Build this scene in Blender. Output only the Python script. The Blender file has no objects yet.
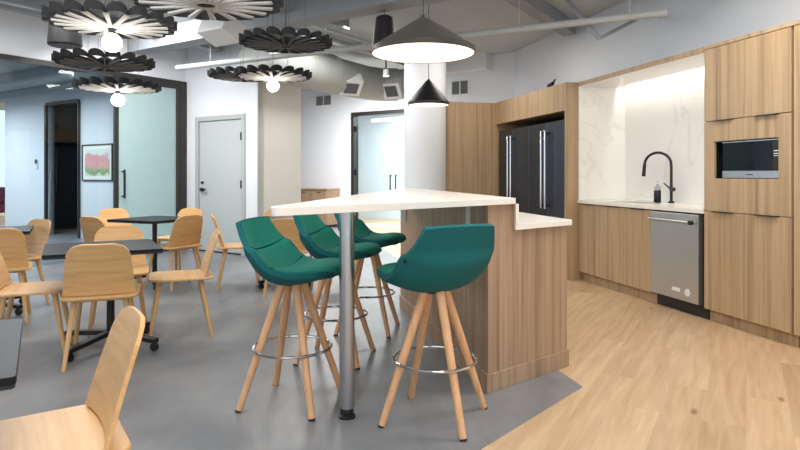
import bpy, bmesh, math, random
from mathutils import Vector, Matrix
R = math.radians
PI = math.pi
random.seed(7)
C = bpy.context.scene.collection
SC = bpy.context.scene

# ------------------------------------------------------------------ materials
def lin(r, g, b):
    f = lambda c: (c/255/12.92) if c/255 <= .04045 else ((c/255+.055)/1.055)**2.4
    return (f(r), f(g), f(b), 1)

def base_mat(name):
    m = bpy.data.materials.new(name); m.use_nodes = True
    nt = m.node_tree; b = nt.nodes['Principled BSDF']
    return m, nt, b

def pmat(name, rgb, rough=.5, metal=0, spec=.5, noise=None, bump=0, sheen=0):
    m, nt, b = base_mat(name)
    b.inputs['Base Color'].default_value = lin(*rgb)
    b.inputs['Roughness'].default_value = rough
    b.inputs['Metallic'].default_value = metal
    b.inputs['Specular IOR Level'].default_value = spec
    if sheen: b.inputs['Sheen Weight'].default_value = sheen
    tc = nt.nodes.new('ShaderNodeTexCoord')
    if noise:
        sc, amt = noise
        n = nt.nodes.new('ShaderNodeTexNoise'); n.inputs['Scale'].default_value = sc
        n.inputs['Detail'].default_value = 4
        nt.links.new(tc.outputs['Object'], n.inputs['Vector'])
        mx = nt.nodes.new('ShaderNodeMix'); mx.data_type = 'RGBA'
        lo = tuple(c*(1-amt) for c in rgb); hi = tuple(min(255, c*(1+amt)) for c in rgb)
        mx.inputs[6].default_value = lin(*lo); mx.inputs[7].default_value = lin(*hi)
        nt.links.new(n.outputs['Fac'], mx.inputs[0])
        nt.links.new(mx.outputs[2], b.inputs['Base Color'])
        if bump:
            bp = nt.nodes.new('ShaderNodeBump'); bp.inputs['Strength'].default_value = bump
            bp.inputs['Distance'].default_value = .002
            nt.links.new(n.outputs['Fac'], bp.inputs['Height'])
            nt.links.new(bp.outputs['Normal'], b.inputs['Normal'])
    return m

def wood_mat(name, cols, scale, rough=.45, detail=5, wave=.0):
    """grain from stretched noise in object coordinates; cols = list of (pos, rgb)"""
    m, nt, b = base_mat(name)
    tc = nt.nodes.new('ShaderNodeTexCoord')
    oi = nt.nodes.new('ShaderNodeObjectInfo')
    add = nt.nodes.new('ShaderNodeVectorMath'); add.operation = 'ADD'
    cm = nt.nodes.new('ShaderNodeMath'); cm.operation = 'MULTIPLY'; cm.inputs[1].default_value = 7.3
    nt.links.new(oi.outputs['Random'], cm.inputs[0])
    nt.links.new(tc.outputs['Object'], add.inputs[0]); nt.links.new(cm.outputs[0], add.inputs[1])
    mp = nt.nodes.new('ShaderNodeMapping'); mp.inputs['Scale'].default_value = scale
    nt.links.new(add.outputs[0], mp.inputs['Vector'])
    n = nt.nodes.new('ShaderNodeTexNoise'); n.inputs['Scale'].default_value = 1
    n.inputs['Detail'].default_value = detail; n.inputs['Roughness'].default_value = .62
    n.inputs['Distortion'].default_value = wave
    nt.links.new(mp.outputs[0], n.inputs['Vector'])
    cr = nt.nodes.new('ShaderNodeValToRGB')
    el = cr.color_ramp.elements
    el[0].position = cols[0][0]; el[0].color = lin(*cols[0][1])
    el[1].position = cols[-1][0]; el[1].color = lin(*cols[-1][1])
    for p, c in cols[1:-1]:
        e = el.new(p); e.color = lin(*c)
    nt.links.new(n.outputs['Fac'], cr.inputs[0]); nt.links.new(cr.outputs[0], b.inputs['Base Color'])
    b.inputs['Roughness'].default_value = rough
    return m

def emit_mat(name, rgb, s):
    m, nt, b = base_mat(name)
    b.inputs['Base Color'].default_value = lin(*rgb)
    b.inputs['Emission Color'].default_value = lin(*rgb)
    b.inputs['Emission Strength'].default_value = s
    return m

def glass_mat(name, tint, refl=.10, frost=None, frost_amt=0.0, rough=.02):
    m = bpy.data.materials.new(name); m.use_nodes = True
    nt = m.node_tree; nt.nodes.clear()
    o = nt.nodes.new('ShaderNodeOutputMaterial')
    t = nt.nodes.new('ShaderNodeBsdfTransparent'); t.inputs[0].default_value = lin(*tint)
    g = nt.nodes.new('ShaderNodeBsdfGlossy'); g.inputs['Roughness'].default_value = rough
    mx = nt.nodes.new('ShaderNodeMixShader'); mx.inputs[0].default_value = refl
    nt.links.new(t.outputs[0], mx.inputs[1]); nt.links.new(g.outputs[0], mx.inputs[2])
    last = mx
    if frost:
        d = nt.nodes.new('ShaderNodeBsdfDiffuse'); d.inputs[0].default_value = lin(*frost)
        m2 = nt.nodes.new('ShaderNodeMixShader'); m2.inputs[0].default_value = frost_amt
        nt.links.new(mx.outputs[0], m2.inputs[1]); nt.links.new(d.outputs[0], m2.inputs[2]); last = m2
    nt.links.new(last.outputs[0], o.inputs[0])
    return m

def wood_floor_mat():
    m, nt, b = base_mat('oak_planks')
    tc = nt.nodes.new('ShaderNodeTexCoord')
    mp = nt.nodes.new('ShaderNodeMapping'); mp.inputs['Rotation'].default_value = (0, 0, R(-60))
    nt.links.new(tc.outputs['Object'], mp.inputs['Vector'])
    br = nt.nodes.new('ShaderNodeTexBrick')
    br.inputs['Scale'].default_value = 1; br.inputs['Brick Width'].default_value = 1.25
    br.inputs['Row Height'].default_value = .19; br.inputs['Mortar Size'].default_value = .0012
    br.inputs['Mortar Smooth'].default_value = .3; br.offset = .37
    br.inputs['Color1'].default_value = (0, 0, 0, 1); br.inputs['Color2'].default_value = (1, 1, 1, 1)
    br.inputs['Mortar'].default_value = (.35, .35, .35, 1)
    nt.links.new(mp.outputs[0], br.inputs['Vector'])
    # per plank offset of the grain
    sc = nt.nodes.new('ShaderNodeVectorMath'); sc.operation = 'MULTIPLY'; sc.inputs[1].default_value = (1.6, 20, 1)
    nt.links.new(mp.outputs[0], sc.inputs[0])
    ad = nt.nodes.new('ShaderNodeVectorMath'); ad.operation = 'MULTIPLY_ADD'
    nt.links.new(br.outputs['Color'], ad.inputs[0]); ad.inputs[1].default_value = (9, 5, 3)
    nt.links.new(sc.outputs[0], ad.inputs[2])
    n = nt.nodes.new('ShaderNodeTexNoise'); n.inputs['Scale'].default_value = 1; n.inputs['Detail'].default_value = 6
    n.inputs['Distortion'].default_value = .6
    nt.links.new(ad.outputs[0], n.inputs['Vector'])
    cr = nt.nodes.new('ShaderNodeValToRGB')
    cr.color_ramp.elements[0].position = .25; cr.color_ramp.elements[0].color = lin(186, 154, 119)
    cr.color_ramp.elements[1].position = .75; cr.color_ramp.elements[1].color = lin(217, 189, 155)
    nt.links.new(n.outputs['Fac'], cr.inputs[0])
    # plank tone
    mx = nt.nodes.new('ShaderNodeMix'); mx.data_type = 'RGBA'; mx.blend_type = 'MULTIPLY'; mx.inputs[0].default_value = 1
    tone = nt.nodes.new('ShaderNodeValToRGB')
    tone.color_ramp.elements[0].color = (.80, .77, .73, 1); tone.color_ramp.elements[1].color = (1, 1, 1, 1)
    nt.links.new(br.outputs['Color'], tone.inputs[0])
    nt.links.new(cr.outputs[0], mx.inputs[6]); nt.links.new(tone.outputs[0], mx.inputs[7])
    # knots
    ks = nt.nodes.new('ShaderNodeVectorMath'); ks.operation = 'MULTIPLY'; ks.inputs[1].default_value = (1.7, 4.6, 1)
    nt.links.new(mp.outputs[0], ks.inputs[0])
    vo = nt.nodes.new('ShaderNodeTexVoronoi'); vo.inputs['Scale'].default_value = 1
    nt.links.new(ks.outputs[0], vo.inputs['Vector'])
    kr = nt.nodes.new('ShaderNodeValToRGB')
    kr.color_ramp.elements[0].position = .04; kr.color_ramp.elements[0].color = (.42, .32, .24, 1)
    kr.color_ramp.elements[1].position = .10; kr.color_ramp.elements[1].color = (1, 1, 1, 1)
    nt.links.new(vo.outputs['Distance'], kr.inputs[0])
    m3 = nt.nodes.new('ShaderNodeMix'); m3.data_type = 'RGBA'; m3.blend_type = 'MULTIPLY'; m3.inputs[0].default_value = .85
    nt.links.new(mx.outputs[2], m3.inputs[6]); nt.links.new(kr.outputs[0], m3.inputs[7])
    nt.links.new(m3.outputs[2], b.inputs['Base Color'])
    b.inputs['Roughness'].default_value = .42
    return m

def concrete_floor_mat():
    m, nt, b = base_mat('grey_resilient_floor')
    tc = nt.nodes.new('ShaderNodeTexCoord')
    mp = nt.nodes.new('ShaderNodeMapping'); mp.inputs['Rotation'].default_value = (0, 0, R(33)); mp.inputs['Scale'].default_value = (1.1, .55, 1)
    nt.links.new(tc.outputs['Object'], mp.inputs['Vector'])
    n = nt.nodes.new('ShaderNodeTexNoise'); n.inputs['Scale'].default_value = 1.6; n.inputs['Detail'].default_value = 6
    n.inputs['Roughness'].default_value = .6; n.inputs['Distortion'].default_value = .4
    nt.links.new(mp.outputs[0], n.inputs['Vector'])
    cr = nt.nodes.new('ShaderNodeValToRGB')
    cr.color_ramp.elements[0].position = .3; cr.color_ramp.elements[0].color = lin(98, 101, 107)
    cr.color_ramp.elements[1].position = .7; cr.color_ramp.elements[1].color = lin(144, 145, 148)  # floor mottle, its contrast widened to imitate light patches and shadows
    nt.links.new(n.outputs['Fac'], cr.inputs[0]); nt.links.new(cr.outputs[0], b.inputs['Base Color'])
    b.inputs['Roughness'].default_value = .38
    b.inputs['Specular IOR Level'].default_value = .45
    return m

def marble_mat():
    m, nt, b = base_mat('white_marble')
    tc = nt.nodes.new('ShaderNodeTexCoord')
    mp = nt.nodes.new('ShaderNodeMapping'); mp.inputs['Rotation'].default_value = (R(20), R(35), R(15)); mp.inputs['Scale'].default_value = (1.3, 1.3, 1.0)
    nt.links.new(tc.outputs['Object'], mp.inputs['Vector'])
    n = nt.nodes.new('ShaderNodeTexNoise'); n.inputs['Scale'].default_value = .8; n.inputs['Detail'].default_value = 7
    n.inputs['Distortion'].default_value = .7
    nt.links.new(mp.outputs[0], n.inputs['Vector'])
    cr = nt.nodes.new('ShaderNodeValToRGB')
    e = cr.color_ramp.elements
    e[0].position = .491; e[0].color = lin(243, 242, 239)
    e[1].position = .509; e[1].color = lin(243, 242, 239)
    k = e.new(.5); k.color = lin(231, 230, 227)
    nt.links.new(n.outputs['Fac'], cr.inputs[0]); nt.links.new(cr.outputs[0], b.inputs['Base Color'])
    b.inputs['Roughness'].default_value = .28
    return m

def art_mat():
    m, nt, b = base_mat('abstract_landscape_print')
    tc = nt.nodes.new('ShaderNodeTexCoord')
    sp = nt.nodes.new('ShaderNodeSeparateXYZ'); nt.links.new(tc.outputs['Object'], sp.inputs[0])
    n = nt.nodes.new('ShaderNodeTexNoise'); n.inputs['Scale'].default_value = 4; n.inputs['Detail'].default_value = 3
    nt.links.new(tc.outputs['Object'], n.inputs['Vector'])
    ml = nt.nodes.new('ShaderNodeMath'); ml.operation = 'MULTIPLY_ADD'; ml.inputs[1].default_value = .35
    nt.links.new(n.outputs['Fac'], ml.inputs[0]); nt.links.new(sp.outputs['Z'], ml.inputs[2])
    mr = nt.nodes.new('ShaderNodeMapRange'); mr.inputs['From Min'].default_value = -.2; mr.inputs['From Max'].default_value = .56
    nt.links.new(ml.outputs[0], mr.inputs[0])
    cr = nt.nodes.new('ShaderNodeValToRGB'); e = cr.color_ramp.elements
    e[0].position = 0; e[0].color = lin(200, 210, 175)
    e[1].position = 1; e[1].color = lin(205, 215, 205)
    for p, c in ((.18, (200, 205, 170)), (.26, (120, 140, 100)), (.36, (150, 160, 110)), (.42, (210, 150, 145)), (.64, (205, 140, 140)), (.72, (205, 212, 200))):
        k = e.new(p); k.color = lin(*c)
    nt.links.new(mr.outputs[0], cr.inputs[0]); nt.links.new(cr.outputs[0], b.inputs['Base Color'])
    b.inputs['Roughness'].default_value = .5
    return m

M = {}
M['laminate'] = wood_mat('oak_laminate', [(.25, (122, 100, 75)), (.42, (164, 139, 108)), (.58, (182, 157, 125)), (.78, (152, 128, 98))], (20, 20, .45), .45)
M['island_wood'] = wood_mat('island_laminate', [(.22, (122, 99, 79)), (.45, (160, 133, 108)), (.6, (177, 149, 123)), (.8, (145, 119, 96))], (24, 24, .5), .45)
M['ply'] = wood_mat('oak_veneer', [(.25, (196, 150, 97)), (.5, (212, 168, 113)), (.75, (222, 182, 129))], (2.2, 34, 34), .4)
M['legwood'] = wood_mat('ash_leg', [(.25, (205, 152, 108)), (.5, (220, 170, 126)), (.75, (228, 184, 142))], (40, 40, 2.5), .4)
M['chairleg'] = wood_mat('oak_leg', [(.25, (196, 152, 98)), (.5, (212, 170, 116)), (.75, (222, 184, 132))], (40, 40, 2.5), .4)
M['floor_wood'] = wood_floor_mat()
M['floor'] = concrete_floor_mat()
M['marble'] = marble_mat()
M['quartz'] = pmat('white_quartz', (236, 233, 227), .25, noise=(60, .02))
M['wall'] = pmat('white_wall_paint', (226, 230, 236), .8, noise=(30, .01))
M['wall_kitchen'] = pmat('cool_white_paint', (216, 222, 231), .8, noise=(30, .01))
M['wall_blue'] = pmat('pale_blue_paint', (213, 217, 221), .8, noise=(30, .01))
M['beige'] = pmat('warm_grey_paint', (214, 212, 205), .8, noise=(30, .01))
M['ceiling'] = pmat('grey_ceiling_paint', (178, 183, 185), .9, noise=(1.5, .08))
M['beam'] = pmat('dark_grey_beam_paint', (146, 152, 158), .7, noise=(3, .06))
M['duct'] = pmat('painted_duct', (160, 164, 160), .5, noise=(4, .05))
M['pipe'] = pmat('painted_pipe', (168, 172, 172), .5, noise=(4, .05))
M['doorgrey'] = pmat('grey_door_paint', (186, 192, 194), .5, noise=(20, .015))
M['doorframe'] = pmat('grey_frame_paint', (176, 181, 183), .5, noise=(20, .015))
M['darkframe'] = pmat('dark_bronze_frame', (58, 56, 54), .4, metal=.4, noise=(20, .05))
M['black'] = pmat('black_plastic', (22, 22, 24), .4, noise=(30, .08))
M['matteblack'] = pmat('matte_black_metal', (30, 30, 31), .38, metal=.2, noise=(30, .06))
M['shade'] = pmat('dark_bronze_shade', (50, 47, 42), .4, noise=(12, .06))
M['shadeblack'] = pmat('black_shade', (27, 27, 29), .5, noise=(12, .06))
M['tabletop'] = pmat('black_laminate_top', (24, 27, 33), .42, spec=.18, noise=(25, .06))
M['tableedge'] = pmat('navy_edge_band', (28, 32, 46), .45, noise=(25, .06))
M['teal_in'] = pmat('teal_fabric_warm_lit', (20, 122, 106), .95, noise=(260, .16), bump=.35)  # same fabric as the shell, with warm overhead light put into the hue
M['teal_out'] = pmat('teal_fabric_cool_lit', (6, 93, 96), .95, noise=(260, .16), bump=.35)  # the pads' fabric again, with bluish side light put into the hue
M['chrome'] = pmat('chrome', (215, 215, 218), .12, metal=1, noise=(15, .02))
M['steel'] = pmat('brushed_steel', (178, 180, 184), .3, metal=1, noise=(40, .04))
M['dwsteel'] = pmat('stainless_panel', (192, 192, 190), .34, metal=.92, noise=(3, .03))
M['fridge'] = pmat('black_stainless', (82, 90, 104), .32, metal=.9, noise=(5, .05))
M['fridgedark'] = pmat('fridge_side', (26, 27, 30), .5, noise=(5, .05))
M['glassblack'] = pmat('black_glass', (10, 12, 17), .08, spec=.25, noise=(5, .05))
M['rubber'] = pmat('dark_rubber', (34, 33, 33), .7, noise=(30, .08))
M['felt'] = pmat('charcoal_felt', (36, 37, 40), .95, noise=(60, .15))
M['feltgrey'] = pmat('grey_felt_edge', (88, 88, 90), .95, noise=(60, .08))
M['feltedge'] = pmat('lit_felt_edge', (196, 196, 194), .9, noise=(60, .04))  # bulb light on the ribs, put into a paler felt colour
M['vent'] = pmat('grey_vent_metal', (150, 154, 160), .5, noise=(20, .04))
M['ventdark'] = pmat('dark_vent_mesh', (88, 92, 98), .7, noise=(90, .1))  # dark grey mesh for vents, duct grilles and speaker fronts
M['whiteplastic'] = pmat('white_plastic', (226, 226, 224), .4, noise=(20, .01))
M['whitemetal'] = pmat('white_metal', (222, 224, 226), .4, noise=(20, .01))
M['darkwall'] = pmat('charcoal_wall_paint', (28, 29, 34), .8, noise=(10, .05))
M['purple'] = pmat('plum_upholstery', (92, 34, 72), .9, noise=(60, .1))
M['mat_board'] = pmat('picture_mat', (226, 228, 220), .7, noise=(30, .01))
M['art'] = art_mat()
M['bulb'] = emit_mat('frosted_lit_bulb', (255, 246, 228), 60)
M['diffuser'] = emit_mat('pendant_diffuser', (255, 238, 212), 1.5)
M['innerwhite'] = pmat('white_shade_lining', (240, 236, 228), .6, noise=(20, .01))
M['led'] = emit_mat('led_strip', (255, 248, 238), 52)
M['lampstrip'] = emit_mat('linear_lamp', (255, 252, 246), 8)
M['glass'] = glass_mat('clear_glass', (232, 240, 244), .03)
M['tealglass'] = glass_mat('green_tinted_glass', (214, 234, 234), .08, (200, 222, 222), .5)
M['doorglass'] = glass_mat('clear_door_glass', (236, 244, 244), .06)
M['clearplastic'] = glass_mat('clear_bottle_plastic', (225, 230, 232), .12)
M['cable'] = pmat('dark_cable', (40, 40, 42), .5, noise=(30, .05))

# ------------------------------------------------------------------ mesh builder
class MB:
    def __init__(s): s.bm = bmesh.new(); s.mats = []; s.cur = 0
    def mat(s, m):
        if m not in s.mats: s.mats.append(m)
        s.cur = s.mats.index(m); return s
    def _f(s, vs):
        try:
            f = s.bm.faces.new(vs); f.material_index = s.cur; return f
        except ValueError: return None
    def box(s, x0, x1, y0, y1, z0, z1):
        return s.prism([(x0, y0), (x1, y0), (x1, y1), (x0, y1)], z0, z1)
    def obox(s, c, ax, ay, az):
        c = Vector(c); ax = Vector(ax); ay = Vector(ay); az = Vector(az)
        v = [s.bm.verts.new(c+ax*i+ay*j+az*k) for k in (-1, 1) for j in (-1, 1) for i in (-1, 1)]
        for q in ((0, 2, 3, 1), (4, 5, 7, 6), (0, 1, 5, 4), (2, 6, 7, 3), (0, 4, 6, 2), (1, 3, 7, 5)): s._f([v[i] for i in q])
        return s
    def prism(s, poly, z0, z1):
        a = [s.bm.verts.new((p[0], p[1], z0)) for p in poly]; b = [s.bm.verts.new((p[0], p[1], z1)) for p in poly]
        n = len(poly); s._f(a[::-1]); s._f(b)
        for i in range(n): s._f([a[i], a[(i+1) % n], b[(i+1) % n], b[i]])
        return s
    def yprism(s, poly, y0, y1):     # poly in x,z
        a = [s.bm.verts.new((p[0], y0, p[1])) for p in poly]; b = [s.bm.verts.new((p[0], y1, p[1])) for p in poly]
        n = len(poly); s._f(a); s._f(b[::-1])
        for i in range(n): s._f([a[i], b[i], b[(i+1) % n], a[(i+1) % n]])
        return s
    def cone(s, p0, p1, r0, r1, seg=16):
        p0 = Vector(p0); p1 = Vector(p1); d = (p1-p0).normalized()
        u = d.orthogonal().normalized(); w = d.cross(u)
        A = []; B = []
        for i in range(seg):
            t = 2*PI*i/seg; k = u*math.cos(t)+w*math.sin(t)
            A.append(s.bm.verts.new(p0+k*r0)); B.append(s.bm.verts.new(p1+k*r1))
        s._f(A[::-1]); s._f(B)
        for i in range(seg): s._f([A[i], A[(i+1) % seg], B[(i+1) % seg], B[i]])
        return s
    def tube(s, path, r, closed=False, seg=10):
        P = [Vector(p) for p in path]; n = len(P); rings = []
        prev = None
        for i in range(n):
            if closed: t = (P[(i+1) % n]-P[i-1]).normalized()
            else: t = (P[min(i+1, n-1)]-P[max(i-1, 0)]).normalized()
            if prev is None: u = t.orthogonal().normalized()
            else: u = (prev-t*prev.dot(t)).normalized()
            prev = u; w = t.cross(u)
            rr = r[i] if isinstance(r, (list, tuple)) else r
            rings.append([s.bm.verts.new(P[i]+(u*math.cos(2*PI*k/seg)+w*math.sin(2*PI*k/seg))*rr) for k in range(seg)])
        m = n if closed else n-1
        for i in range(m):
            a = rings[i]; b = rings[(i+1) % n]
            for k in range(seg): s._f([a[k], a[(k+1) % seg], b[(k+1) % seg], b[k]])
        if not closed: s._f(rings[0][::-1]); s._f(rings[-1])
        return s
    def ring(s, c, R_, r, seg=48, ms=8):
        return s.tube([(c[0]+R_*math.cos(2*PI*i/seg), c[1]+R_*math.sin(2*PI*i/seg), c[2]) for i in range(seg)], r, True, ms)
    def lathe(s, prof, c=(0, 0, 0), seg=40):     # prof [(r,z)], open profile; r=0 ends close
        rings = []
        for r, z in prof:
            if r < 1e-6: rings.append([s.bm.verts.new((c[0], c[1], c[2]+z))])
            else: rings.append([s.bm.verts.new((c[0]+r*math.cos(2*PI*k/seg), c[1]+r*math.sin(2*PI*k/seg), c[2]+z)) for k in range(seg)])
        for a, b in zip(rings, rings[1:]):
            for k in range(seg):
                k2 = (k+1) % seg
                if len(a) == 1 and len(b) == 1: continue
                if len(a) == 1: s._f([a[0], b[k2], b[k]])
                elif len(b) == 1: s._f([a[k], a[k2], b[0]])
                else: s._f([a[k], a[k2], b[k2], b[k]])
        return s
    def sphere(s, c, r, seg=24, n=14, sq=1):
        return s.lathe([(r*math.sin(PI*i/n), -r*sq*math.cos(PI*i/n)) for i in range(n+1)], c, seg)
    def shell(s, fn, nu, nv, t0, t1, u0=-1, u1=1, v0=0, v1=1):
        """closed solid between the surface fn(u,v) offset by t0 and t1 along its normal"""
        def P(i, j, t):
            u = u0+(u1-u0)*i/nu; v = v0+(v1-v0)*j/nv; e = 1e-3
            p = Vector(fn(u, v))
            du = Vector(fn(u+e, v))-Vector(fn(u-e, v)); dv = Vector(fn(u, v+e))-Vector(fn(u, v-e))
            nrm = dv.cross(du)
            if nrm.length > 1e-12: nrm.normalize()
            tt = t(u, v) if callable(t) else t
            return p+nrm*tt
        A = [[s.bm.verts.new(P(i, j, t0)) for j in range(nv+1)] for i in range(nu+1)]
        B = [[s.bm.verts.new(P(i, j, t1)) for j in range(nv+1)] for i in range(nu+1)]
        for i in range(nu):
            for j in range(nv):
                s._f([A[i][j], A[i][j+1], A[i+1][j+1], A[i+1][j]]); s._f([B[i][j], B[i+1][j], B[i+1][j+1], B[i][j+1]])
        rim = [(i, 0) for i in range(nu)]+[(nu, j) for j in range(nv)]+[(i, nv) for i in range(nu, 0, -1)]+[(0, j) for j in range(nv, 0, -1)]
        for k in range(len(rim)):
            a = rim[k]; b = rim[(k+1) % len(rim)]
            s._f([A[a[0]][a[1]], A[b[0]][b[1]], B[b[0]][b[1]], B[a[0]][a[1]]])
        return s
    def build(s, name, m=None, parent=None, smooth=False, bevel=0, sub=0, bseg=2):
        bmesh.ops.recalc_face_normals(s.bm, faces=s.bm.faces[:])
        me = bpy.data.meshes.new(name); s.bm.to_mesh(me); s.bm.free()
        for k in (s.mats if s.mats else [m]): me.materials.append(M[k])
        o = bpy.data.objects.new(name, me); C.objects.link(o)
        if parent: o.parent = parent
        if smooth:
            for p in me.polygons: p.use_smooth = True
            try: me.set_sharp_from_angle(angle=R(38))
            except Exception: pass
        if bevel:
            b = o.modifiers.new('bevel', 'BEVEL'); b.width = bevel; b.segments = bseg; b.limit_method = 'ANGLE'; b.angle_limit = R(40)
            b.harden_normals = False
        if sub:
            d = o.modifiers.new('sub', 'SUBSURF'); d.levels = sub; d.render_levels = sub
        return o

def B(*a): return MB().box(*a)

def thing(name, label, cat, loc=(0, 0, 0), rz=0, group=None):
    o = bpy.data.objects.new(name, None); C.objects.link(o); o.empty_display_size = .1
    o.location = loc; o.rotation_euler = (0, 0, rz)
    o['label'] = label; o['category'] = cat
    if group: o['group'] = group
    return o

def tag(o, label, cat, group=None):
    o['label'] = label; o['category'] = cat
    if group: o['group'] = group
    return o

def struct(o):
    o['kind'] = 'structure'; return o

def children(o): return [c for c in bpy.data.objects if c.parent == o]

def copy_tree(o, parent=None):
    c = o.copy(); C.objects.link(c); c.parent = parent
    for ch in children(o): copy_tree(ch, c)
    return c

def rrect(x0, x1, y0, y1, r, n=6):
    """rounded rectangle; r = one radius or four (x0y0, x1y0, x1y1, x0y1)"""
    if not isinstance(r, (list, tuple)): r = [r]*4
    out = []
    for (cx, cy, a, q) in ((x0+r[0], y0+r[0], 180, r[0]), (x1-r[1], y0+r[1], 270, r[1]), (x1-r[2], y1-r[2], 0, r[2]), (x0+r[3], y1-r[3], 90, r[3])):
        for i in range(n+1):
            t = R(a+90*i/n); out.append((cx+q*math.cos(t), cy+q*math.sin(t)))
    return out

def facing(f): return math.atan2(-f[0], f[1])

# ------------------------------------------------------------------ frames
KA = R(-76)                                     # the kitchen run: x to the right along the cabinet fronts, y into the wall
KO = Vector((2.514, 4.962, 0))
KX = Vector((math.cos(KA), math.sin(KA), 0)); KY = Vector((-math.sin(KA), math.cos(KA), 0))
def KW(x, y, z=0): return KO+KX*x+KY*y+Vector((0, 0, z))
GA = R(-33)                                     # the building grid
GX = Vector((math.cos(GA), math.sin(GA), 0)); GY = Vector((-math.sin(GA), math.cos(GA), 0))
def GW(x, y, z=0): return GX*x+GY*y+Vector((0, 0, z))
def K(name, label, cat, x, y, z=0, group=None): return thing(name, label, cat, KW(x, y, z), KA, group)
def G(name, label, cat, x, y, z=0, group=None): return thing(name, label, cat, GW(x, y, z), GA, group)
def gstruct(mb, name, m, **k):
    o = mb.build(name, m, **k); o.rotation_euler = (0, 0, GA); return struct(o)

CEIL = 3.25
# ------------------------------------------------------------------ setting
ca = Vector((1.036, 3.396)); d1 = Vector((-1.036, 5.07)).normalized(); d2 = Vector((-.67, -.76)).normalized()
far = ca+d1*14; near = ca+d2*9
# grey flooring to the left of the two transition lines, oak planks to the right
grey = [tuple(near), tuple(ca), tuple(far), (-14, far.y), (-14, near.y)]
oak = [tuple(near), (9, near.y), (9, far.y), tuple(far), tuple(ca)]
struct(MB().prism(grey, -.12, 0).build('floor', 'floor'))
struct(MB().prism(oak, -.12, 0).build('floor_wood', 'floor_wood'))
o = MB().prism([(-14, -2.2), (9, -2.2), (9, 19), (-14, 19)], CEIL, CEIL+.15).build('ceiling', 'ceiling'); struct(o)
# ceiling joists (parallel to the building grid)
for i, gx in enumerate((-7.35, -4.9, -2.5)):
    gstruct(MB().box(gx-.09, gx+.09, 1.0 if gx < -3 else 4.2, 8.05 if gx > -3 else 6.2, CEIL-.16, CEIL-.005), 'trim_%d' % (i+1), 'beam')
gstruct(MB().box(-8.05, -.3, 5.14, 5.42, 2.98, CEIL-.005), 'trim_4', 'beam')
# kitchen wall
o = MB().box(-5.03, 4.2, .63, .75, 0, CEIL).build('wall_right', 'wall_kitchen'); o.location = KO; o.rotation_euler = (0, 0, KA); struct(o)
# back right wall with vent
gstruct(MB().box(-5.35, -3.82, 9.42, 9.54, 0, CEIL), 'wall_back_right', 'wall')
# far wall with opening for glass doors
DX0, DX1, DH = -8.44, -6.14, 2.63
mb = MB(); mb.box(-12, DX0, 10.98, 11.1, 0, CEIL); mb.box(DX1, -4.4, 10.98, 11.1, 0, CEIL); mb.box(DX0, DX1, 10.98, 11.1, DH, CEIL)
gstruct(mb, 'wall_back', 'wall')
gstruct(MB().box(-5.3, -5.18, 9.54, 10.98, 0, CEIL), 'wall_back_return', 'wall')
# room behind the glass doors
mb = MB(); mb.box(-12, -4, 13.6, 13.7, 0, 3.0); mb.box(-12.1, -12, 11.1, 13.7, 0, 3.0); mb.box(-4, -3.9, 11.1, 13.7, 0, 3.0)
gstruct(mb, 'wall_meeting_room', 'wall')
gstruct(MB().box(-12, -4, 11.1, 13.6, 2.9, 2.99), 'ceiling_meeting_room', 'wall')
# glass doors
mb = MB()
mb.box(DX0, DX0+.07, 10.93, 11.12, 0, DH); mb.box(DX1-.07, DX1, 10.93, 11.12, 0, DH); mb.box(DX0+.07, DX1-.07, 10.93, 11.12, DH-.08, DH)
gd = gstruct(mb, 'door_2', 'darkframe')
mid = (DX0+DX1)/2
for a, b, hx in ((DX0+.08, mid-.005, mid-.09), (mid+.005, DX1-.08, mid+.05)):
    MB().box(a, b, 11.0, 11.012, .01, DH-.09).build('glass_leaf', 'doorglass', gd)
    MB().box(hx, hx+.025, 10.94, 10.955, .85, 1.21).box(hx, hx+.025, 10.955, 11.0, .87, .89).box(hx, hx+.025, 10.955, 11.0, 1.17, 1.19).build('door_handle', 'black', gd)
MB().box(DX0+.08, DX1-.08, 10.99, 11.02, .002, .1).build('bottom_rail', 'whitemetal', gd)
for z in (.35, 1.2, 2.2): MB().box(DX0+.07, DX0+.12, 10.98, 11.03, z, z+.12).build('hinge', 'black', gd)

# wall with the grey door (plane gy = 6.25), running on behind the glass partition as the blue wall
GJ = -8.19
p195, p245 = -7.92, -6.80
mb = MB(); mb.box(GJ, p195, 6.25, 6.37, 0, CEIL); mb.box(p245, -6.54, 6.25, 6.37, 0, CEIL); mb.box(p195, p245, 6.25, 6.37, 2.115, CEIL)
gstruct(mb, 'wall_left', 'wall')
gstruct(MB().box(-7.6, -6.54, 6.371, 7.17, 0, CEIL).box(-6.56, -6.54, 6.25, 6.371, 0, CEIL), 'wall_pier', 'beige')
d = gstruct(MB().box(p195, p195+.07, 6.22, 6.38, 0, 2.115).box(p245-.07, p245, 6.22, 6.38, 0, 2.115).box(p195+.07, p245-.07, 6.22, 6.38, 2.045, 2.115), 'door_1', 'doorframe')
MB().box(p195+.075, p245-.075, 6.25, 6.295, .01, 2.04).build('door_leaf', 'doorgrey', d, bevel=.003)
for z in (.28, 1.0, 1.72): MB().box(p245-.085, p245-.055, 6.215, 6.25, z, z+.12).build('hinge', 'black', d)
hl = MB().cone((p195+.16, 6.25, .97), (p195+.16, 6.20, .97), .028, .028).box(p195+.15, p195+.28, 6.185, 6.205, .96, .98).build('door_handle', 'black', d)
MB().cone((p195+.15, 6.25, 1.08), (p195+.15, 6.225, 1.08), .022, .02).build('lock', 'black', d)
MB().box(p195+.075, p245-.075, 6.235, 6.25, .0, .02).build('threshold', 'black', d)

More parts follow.
